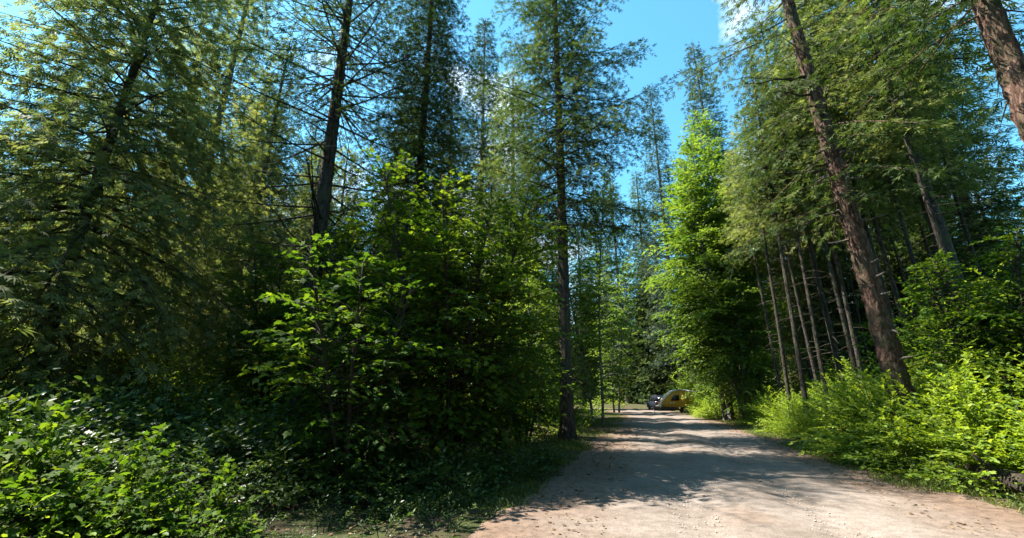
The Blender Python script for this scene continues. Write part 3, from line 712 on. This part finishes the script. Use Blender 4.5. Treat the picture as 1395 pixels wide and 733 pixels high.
row('thimbleberry_plant', 'thimble', [(-5.4, 4.9, 1.0), (-6.6, 5.0, 1.15), (-4.6, 5.5, .9), (-7.6, 4.2, 1.2), (-5.9, 4.1, .9), (-8.3, 5.2, 1.2), (-3.7, 5.6, .75), (-6.3, 5.9, 1.0), (-9.2, 4.4, 1.2)],
    'broad-leaved thimbleberry plant in front of the dark salal thicket', 'thimbleberry plants before the salal')
row('leafy_shrub', 'low', [(.2, 14.6, 1.0), (1.3, 18.4, 1.1), (2.2, 20.5, 1.3), (.9, 17.2, .9), (3.4, 23.0, 1.6), (4.2, 27.0, 1.8), (5.0, 31.0, 1.8), (2.4, 24.6, 1.8), (6.6, 37, 2.0), (-.2, 15.6, 1.2), (7.4, 42, 2.2), (8.6, 47, 2.4), (9, 71.5, 2.4), (12.5, 69.5, 2.6), (16, 67, 2.4), (6, 74, 2.4), (10.8, 73.2, 2.8), (14.5, 71, 2.8), (3, 74, 2.6), (-1.6, 12.2, 1.1), (-.9, 11.6, .9)],
    'low green shrub beside the verge on the maple side of the road', 'low shrubs along the verge')
row('leafy_shrub', 'bush', [(-2, 17, 1.0), (-4, 19, 1.2), (-8, 16, 1.2), (-12, 14, 1.4), (-14, 18, 1.4), (-9, 21, 1.3), (-1, 22, 1.2), (1, 27, 1.3), (3, 33, 1.4), (-17, 13, 1.5), (-6, 25, 1.4), (-15, 10, 1.4),
                            (16, 14, 1.2), (18, 19, 1.3), (15, 9, 1.3), (19, 25, 1.3), (17, 30, 1.2), (22, 30, 1.4), (22, 21, 1.4), (19, 12, 1.4), (25, 26, 1.4), (24, 58, 2.0), (26, 50, 2.0)],
    'green understory shrub beneath the wood behind the front row', 'understory shrubs in the wood')

K['fern'] = shrub(36, .8, .75, 22, .055, .03, .035, 'salal', T_SPRAY, .7, .55, .13, .3)
row('sword_fern', 'fern', [(-.6, 7.2, 1.0), (-1.7, 7.0, 1.1), (-.2, 8.3, .9), (-2.8, 7.1, 1.1), (.9, 12.2, .9), (1.2, 14.6, 1.0), (-3.4, 6.5, 1.0), (-1.0, 6.4, .8), (-2.4, 6.1, .9), (-1.6, 5.9, .8), (-3.1, 5.7, .9), (-.8, 5.9, .7), (-2.2, 5.4, .8), (-3.6, 5.1, .8), (-1.3, 6.7, .8), (-2.1, 6.6, .9), (-.3, 6.7, .6), (1.7, 16.2, .9), (.5, 11.4, .8)],
    'arching sword fern on the shaded verge before the vine maple', 'sword ferns on the shaded verge')
row('sword_fern', 'fern', [(8.1, 6.9, .7), (8.2, 8.4, .7), (8.0, 5.6, .7), (9.0, 12.3, .8), (10.2, 15.2, .9)],
    'small sword fern at the foot of the sunlit shrubs beside the gravel', 'sword ferns below the sunlit shrubs')

# ------------------------------------------------------------------ single leaves on the plant closest to the road's near verge
lv = mesh('leaf', T_MAPLE[0] * .09, T_MAPLE[1], None, M['maple'], np.full(len(T_MAPLE[0]), .6))
for (x, y) in ((-4.9, 4.35), (-6.0, 4.55), (-4.2, 4.9)):
    o = put('thimbleberry_plant', K['low'], (x, y, h1(x, y) - .02), 'knee-high plant with large lobed leaves at the front of the thimbleberry patch', 'plant', 'knee-high lobed-leaf plants', rnd.uniform(0, 6), 1.0)
    for q in range(38):
        a = rnd.uniform(0, 6.28); rr = rnd.uniform(.1, .75); zz = rnd.uniform(.35, .85) * (1 - .45 * rr)
        l = link('leaf', lv, o, (rr * math.cos(a), rr * math.sin(a), zz))
        l.rotation_euler = (rnd.gauss(0, .4), rnd.gauss(.25, .35), a); l.scale = (rnd.uniform(.7, 1.1),) * 3

# ------------------------------------------------------------------ grass, litter, gravel
rng = np.random.default_rng(77)
def grass(n, xy, hmin, hmax):
    P = np.stack([xy[:, 0], xy[:, 1], np.maximum(hgt(xy[:, 0], xy[:, 1]), -.02) - .01], 1)
    h = rng.uniform(hmin, hmax, len(P)); a = rng.uniform(0, 6.28, len(P))
    D = nrm(EZ + rng.normal(0, .35, (len(P), 3)))
    W = np.stack([np.cos(a), np.sin(a), np.zeros(len(P))], 1)
    wd = rng.uniform(.004, .009, len(P))[:, None]
    bend = np.stack([rng.normal(0, .3, len(P)), rng.normal(0, .3, len(P)), np.full(len(P), -.15)], 1)
    A = P + W * wd; B_ = P - W * wd; C = P + D * (h * .6)[:, None] + W * wd * .8; D2 = P + D * (h * .6)[:, None] - W * wd * .8
    E = P + D * h[:, None] + bend * h[:, None]
    V = np.stack([A, B_, D2, C, E], 1).reshape(-1, 3)
    k = np.arange(len(P))[:, None] * 5
    return V, k + np.array([[0, 1, 2, 3]]), k + np.array([[3, 2, 4]]), np.repeat(np.clip(rng.normal(.5, .25, len(P)), 0, 1), 5)
def verge(n, y0, y1, s0, s1):
    out_ = []
    idx = np.nonzero((fine[:, 1] > y0) & (fine[:, 1] < y1) & (fine[:, 0] > -4))[0]
    j = rng.choice(idx, n)
    s = rng.uniform(s0, s1, n)
    xy = fine[j] + side[j] * s[:, None] + rng.normal(0, .08, (n, 2))
    keep = vnoise(xy[:, 0] * .9, xy[:, 1] * .9, 41) > rng.uniform(.25, .62, n)
    return xy[keep]
xy = np.vstack([verge(26000, 9, 24, 2.9, 4.7), verge(9000, 24, 50, 3.2, 5.0), verge(9000, 6, 16, -5.0, -3.3), verge(14000, 16, 40, -5.6, -2.9), verge(3500, 5, 10, 3.6, 4.6)])
V, Q, T, A = grass(0, xy, .05, .19)
tag(link('grass', mesh('grass', V, Q, T, M['grass'], A)), 'short tufted grass growing along both verges of the road', 'grass', kind='stuff')

def stones(n, xy, z, r0, r1):
    o8 = np.array([(1, 0, 0), (0, 1, 0), (-1, 0, 0), (0, -1, 0), (0, 0, .7), (0, 0, -.5)], float)
    t8 = np.array([(0, 1, 4), (1, 2, 4), (2, 3, 4), (3, 0, 4), (1, 0, 5), (2, 1, 5), (3, 2, 5), (0, 3, 5)])
    a = rng.uniform(0, 6.28, n); ca, sa = np.cos(a), np.sin(a)
    S = np.exp(rng.uniform(math.log(r0), math.log(r1), n))[:, None, None] * rng.uniform(.6, 1.2, (n, 6, 1))
    L_ = o8[None] * S
    Xr = L_[..., 0] * ca[:, None] - L_[..., 1] * sa[:, None]; Yr = L_[..., 0] * sa[:, None] + L_[..., 1] * ca[:, None]
    V = np.stack([Xr + xy[:, 0:1], Yr + xy[:, 1:2], L_[..., 2] + z[:, None]], -1).reshape(-1, 3)
    return V, (np.arange(n)[:, None, None] * 6 + t8[None]).reshape(-1, 3)
n = 9000
idx = np.nonzero((fine[:, 1] > 3) & (fine[:, 1] < 26))[0]
wgt = 1 / (fine[idx, 1] + 1) ** 1.2; j = rng.choice(idx, n, p=wgt / wgt.sum())
s = np.clip(np.where(rng.random(n) < .55, rng.normal(0, .8, n) * 1.9, np.sign(rng.normal(0, 1, n)) * rng.uniform(2.2, 3.6, n)), -3.5, 3.5)
xy = fine[j] + side[j] * s[:, None] + rng.normal(0, .1, (n, 2))
V, T = stones(n, xy, np.full(n, .012) - .02, .006, .022)
M['stone'] = plain('road_stone', (.34, .29, .24), .85, 0, .3)
tag(link('gravel', mesh('gravel', V, None, T, M['stone'])), 'loose small stones scattered over the road surface', 'gravel', kind='stuff')

# fallen leaves and twigs on the shaded verge and road margins
n = 12000
idx = np.nonzero((fine[:, 1] > 2) & (fine[:, 1] < 34))[0]; j = rng.choice(idx, n)
s = np.where(rng.random(n) < .5, -rng.uniform(1.9, 7.5, n), rng.uniform(2.2, 5.2, n))
xy = fine[j] + side[j] * s[:, None] + rng.normal(0, .15, (n, 2))
z = np.where(np.abs(s) < HW, .02, hgt(xy[:, 0], xy[:, 1]) + .015)
az = rng.uniform(0, 6.28, n)
V, Q, A = scatter(np.stack([xy[:, 0], xy[:, 1], z], 1), np.stack([np.cos(az), np.sin(az), np.zeros(n)], 1), nrm(EZ + rng.normal(0, .25, (n, 3))), rng.uniform(.03, .09, n), T_OVAL, rng.uniform(0, 1, n))
M['litter'] = leafmat('dry_leaf', [(0, (.05, .032, .018)), (.5, (.13, .085, .045)), (1, (.24, .17, .09))], .2, (1.2, 1, .7), .7, .2)
tag(link('leaf_litter', mesh('leaf_litter', V, Q, None, M['litter'], A)), 'dry brown fallen leaves strewn along the road margins', 'leaf litter', kind='stuff')

# dark log added in the ditch, standing in for shade under the bright shrubs
lg = empty('added_log', (8.35, 7.6, h1(8.35, 7.6) + .12), R(0))
tag(lg, 'dark log added in the ditch in place of the shade under the bright shrubs', 'log')
B = Buf(); y = np.linspace(-1.6, 1.7, 24)
rr = .17 * (1 + rng.normal(0, .05, (24, 14)))
B.tube(np.stack([.28 * y + .03 * np.sin(y * 3), y, .05 * np.sin(y * 1.3)], 1), rr, 14)
link('trunk', B.build('log_trunk', M['dark_bark'], True), lg)
B = Buf(); B.tube([(.1, .4, .1), (-.12, .5, .3), (-.2, .56, .42)], [.05, .04, .025], 7)
link('branch_stub', B.build('log_stub', M['dark_bark'], True), lg)

# ------------------------------------------------------------------ vehicles at the bend
M['suv'] = plain('suv_paint', (.007, .011, .018), .75, 0, .12, 0)
M['glass'] = plain('tinted_glass', (.012, .014, .016), .15, 0, .4)
M['tyre'] = plain('tyre_rubber', (.02, .02, .02), .85)
M['rim'] = plain('wheel_rim', (.35, .35, .36), .35, .8)
M['tail'] = plain('tail_lamp', (.12, .012, .01), .2)
M['trim'] = plain('black_trim', (.02, .02, .022), .6)
M['plate'] = plain('number_plate', (.6, .6, .58), .5)
M['yellow'] = plain('yellow_paint', (.55, .31, .03), .6, 0, .3, 0)
M['white'] = plain('white_trim', (.75, .72, .68), .5)
M['brownpanel'] = plain('brown_skirt', (.07, .045, .03), .7)

def prism(prof, y0, y1, inset=0.0, bev=.04):
    """side profile (x,z) swept across the width, edges pulled in a little at both flanks"""
    prof = np.array(prof, float); c = prof.mean(0); n = len(prof)
    B = Buf(); rings = []
    for y_, k_ in ((y0, 1 - bev), (y0 + bev, 1.0), (y1 - bev, 1.0), (y1, 1 - bev)):
        q = c + (prof - c) * (k_ if k_ == 1 else 1 - bev / 1.2)
        rings.append(np.stack([q[:, 0], np.full(n, y_), q[:, 1]], 1))
    V = np.vstack(rings)
    Q = [(r_ * n + a_, r_ * n + (a_ + 1) % n, (r_ + 1) * n + (a_ + 1) % n, (r_ + 1) * n + a_) for r_ in range(3) for a_ in range(n)]
    V = np.vstack([V, [[c[0], y0, c[1]], [c[0], y1, c[1]]]])
    T_ = [(a_, 4 * n, (a_ + 1) % n) for a_ in range(n)] + [(3 * n + (a_ + 1) % n, 4 * n + 1, 3 * n + a_) for a_ in range(n)]
    B.add(V, Q, T_)
    return B

def wheel(parent, x, y, r, w_):
    B = Buf(); a = np.linspace(0, 2 * np.pi, 28, endpoint=False)
    prof = [(r * .6, -w_ / 2), (r * .93, -w_ / 2), (r, -w_ * .35), (r, w_ * .35), (r * .93, w_ / 2), (r * .6, w_ / 2)]
    V = np.array([(rr_ * math.cos(t), yy, rr_ * math.sin(t)) for rr_, yy in prof for t in a]); n = 28
    Q = [(p_ * n + k_, p_ * n + (k_ + 1) % n, ((p_ + 1) % 6) * n + (k_ + 1) % n, ((p_ + 1) % 6) * n + k_) for p_ in range(6) for k_ in range(n)]
    B.add(V, Q)
    tw = link('wheel', B.build('tyre', M['tyre'], True), parent, (x, y, r))
    B = Buf()
    for sgn in (-1, 1):
        for k_ in range(6):
            t = k_ * math.pi / 3
            d = np.array([math.cos(t), 0, math.sin(t)]); e_ = np.array([-math.sin(t), 0, math.cos(t)])
            yy = np.array([0, sgn * w_ * .38, 0])
            B.add([d * .03 + e_ * .035 + yy, d * r * .62 + e_ * .05 + yy, d * r * .62 - e_ * .05 + yy, d * .03 - e_ * .035 + yy], [(0, 1, 2, 3)])
    V = np.array([(r * .62 * math.cos(t), yy, r * .62 * math.sin(t)) for yy in (-w_ * .3, w_ * .3) for t in a])
    B.add(V, [(k_, (k_ + 1) % n, n + (k_ + 1) % n, n + k_) for k_ in range(n)])
    B.add(np.vstack([V[:n], [[0, -w_ * .2, 0]]]), None, [(k_, (k_ + 1) % n, n) for k_ in range(n)])
    link('rim', B.build('rim', M['rim']), tw)

# dark sport utility vehicle; local +x is its front
cx, cy = 17.9, 54.6
suv = empty('parked_car', (cx, cy, .02), R(86))
tag(suv, 'dark blue-grey sport utility vehicle parked at the bend beside the yellow camper trailer', 'car')
body = prism([(-2.25, .45), (-2.3, .75), (-2.25, 1.05), (.95, 1.08), (2.0, .98), (2.25, .8), (2.28, .5), (2.1, .32), (-2.1, .32)], -.92, .92, 0, .07)
link('body', body.build('body', M['suv'], True and False), suv)
cab = prism([(-2.22, 1.04), (-2.0, 1.62), (-1.85, 1.72), (.1, 1.74), (.35, 1.68), (1.05, 1.07)], -.80, .80, 0, .08)
cb_ = link('cabin', cab.build('cabin', M['suv']), suv)
def quadpart(name, P, mat, parent, th=.012):
    P = np.array(P, float); nn = nrm(np.cross(P[1] - P[0], P[2] - P[0])); n = len(P)
    B = Buf(); V = np.vstack([P - nn * th, P + nn * th])
    if n == 4: B.add(V, [(3, 2, 1, 0), (4, 5, 6, 7)] + [(k_, (k_ + 1) % 4, 4 + (k_ + 1) % 4, 4 + k_) for k_ in range(4)])
    return link(name, B.build(name, mat), parent)
quadpart('rear_window', [(-2.19, -.62, 1.13), (-2.19, .62, 1.13), (-2.03, .56, 1.58), (-2.03, -.56, 1.58)], M['glass'], suv)
quadpart('windscreen', [(1.0, -.68, 1.12), (1.0, .68, 1.12), (.43, .6, 1.64), (.43, -.6, 1.64)], M['glass'], suv)
for sy in (-1, 1):
    for (x0, x1, u0, u1) in ((-1.98, -1.15, -1.85, -1.1), (-1.05, -.15, -1.02, -.15), (-.05, .78, -.05, .28)):
        quadpart('side_window', [(x0, sy * .805, 1.12), (x1, sy * .805, 1.12), (u1, sy * .805, 1.6), (u0, sy * .805, 1.6)], M['glass'], suv)
    quadpart('tail_light', [(-2.30, sy * .88, .78), (-2.30, sy * .66, .78), (-2.28, sy * .68, 1.04), (-2.28, sy * .88, 1.04)], M['tail'], suv, .02)
    quadpart('headlight', [(2.24, sy * .86, .72), (2.24, sy * .5, .72), (2.14, sy * .52, .9), (2.14, sy * .84, .9)], M['plate'], suv, .02)
    B = Buf(); B.box(.55, .75, sy * .98 - .1, sy * .98 + .1, 1.05, 1.2); link('wing_mirror', B.build('wing_mirror', M['trim']), suv)
    B = Buf(); B.box(-1.8, .0, sy * .62 - .02, sy * .62 + .02, 1.75, 1.8); link('roof_rail', B.build('roof_rail', M['trim']), suv)
B = Buf(); B.box(-2.38, -2.2, -.9, .9, .4, .62); link('bumper', B.build('bumper', M['trim']), suv)
B = Buf(); B.box(2.2, 2.36, -.88, .88, .35, .58); link('bumper', B.build('bumper', M['trim']), suv)
quadpart('number_plate', [(-2.335, -.26, .8), (-2.335, .26, .8), (-2.32, .26, .92), (-2.32, -.26, .92)], M['plate'], suv, .015)
for x_ in (-1.35, 1.4):
    for y_ in (-.8, .8): wheel(suv, x_, y_, .37, .24)

# yellow teardrop camper; local -x is its sloping nose, -y flank faces the road
tr = empty('camper_trailer', (17.25, 46.0, .0), R(-13))
tag(tr, 'yellow teardrop camper trailer with white-edged sloping nose half hidden by bright shrubs', 'trailer')
th_ = np.linspace(0, 1, 9)
nose = [(-1.95 + 1.25 * t ** 1.15, .78 + 1.36 * t ** .8) for t in th_]
prof = [(-1.9, .62)] + nose + [(-.35, 2.24), (.4, 2.26), (1.3, 2.1), (1.8, 1.6), (2.0, .9), (2.0, .62)]
shell = prism(prof, -.95, .95, 0, .03); link('shell', shell.build('shell', M['yellow']), tr)
B = Buf()
P2 = [np.array((x_, z_)) for x_, z_ in [(-1.9, .62)] + nose + [(-.35, 2.24), (.4, 2.26), (1.3, 2.1), (1.8, 1.6), (2.0, .9)]]
for sy in (-1, 1):
    B.tube([(q[0] * 1.012, sy * .95, (q[1] - 1.4) * 1.012 + 1.4) for q in P2], np.full(len(P2), .075), 6)
link('edge_trim', B.build('edge_trim', M['white'], True), tr)
for sy in (-1, 1):
    w_ = quadpart('window', [(-.95, sy * .965, 1.22), (-.1, sy * .965, 1.22), (-.1, sy * .965, 1.75), (-.6, sy * .965, 1.75)], M['glass'], tr)
    quadpart('door', [(.1, sy * .957, .75), (.8, sy * .957, .75), (.8, sy * .957, 1.8), (.1, sy * .957, 1.8)], M['yellow'], tr, .01)
    B = Buf(); t = np.linspace(0, math.pi, 12)
    B.tube([(.35 + .5 * math.cos(q), sy * 1.05, .38 + .42 * math.sin(q)) for q in t], np.full(12, .07), 6); link('fender', B.build('fender', M['yellow'], True), tr)
    for q in range(5):
        B = Buf(); B.box(-1.35 + q * .17, -1.27 + q * .17, sy * .962 - .004, sy * .962 + .004, .92 + .05 * (q % 2), 1.0 + .07 * ((q + 1) % 2)); link('lettering', B.build('lettering', M['white']), tr)
    wheel(tr, .35, sy * .98, .34, .2)
B = Buf(); B.box(-1.88, 1.98, -.9, .9, .3, .62); link('skirt', B.build('skirt', M['brownpanel']), tr)
B = Buf(); B.tube([(-1.85, 0, .42), (-2.6, 0, .42), (-2.9, 0, .48)], [.05, .05, .04], 6); link('drawbar', B.build('drawbar', M['trim']), tr)
B = Buf(); B.tube([(-2.5, .1, .8), (-2.5, .1, .0)], [.03, .03], 6); B.tube([(-2.5, .1, .05), (-2.5, .1, .02)], [.1, .1], 10); link('jack_stand', B.build('jack_stand', M['trim']), tr)
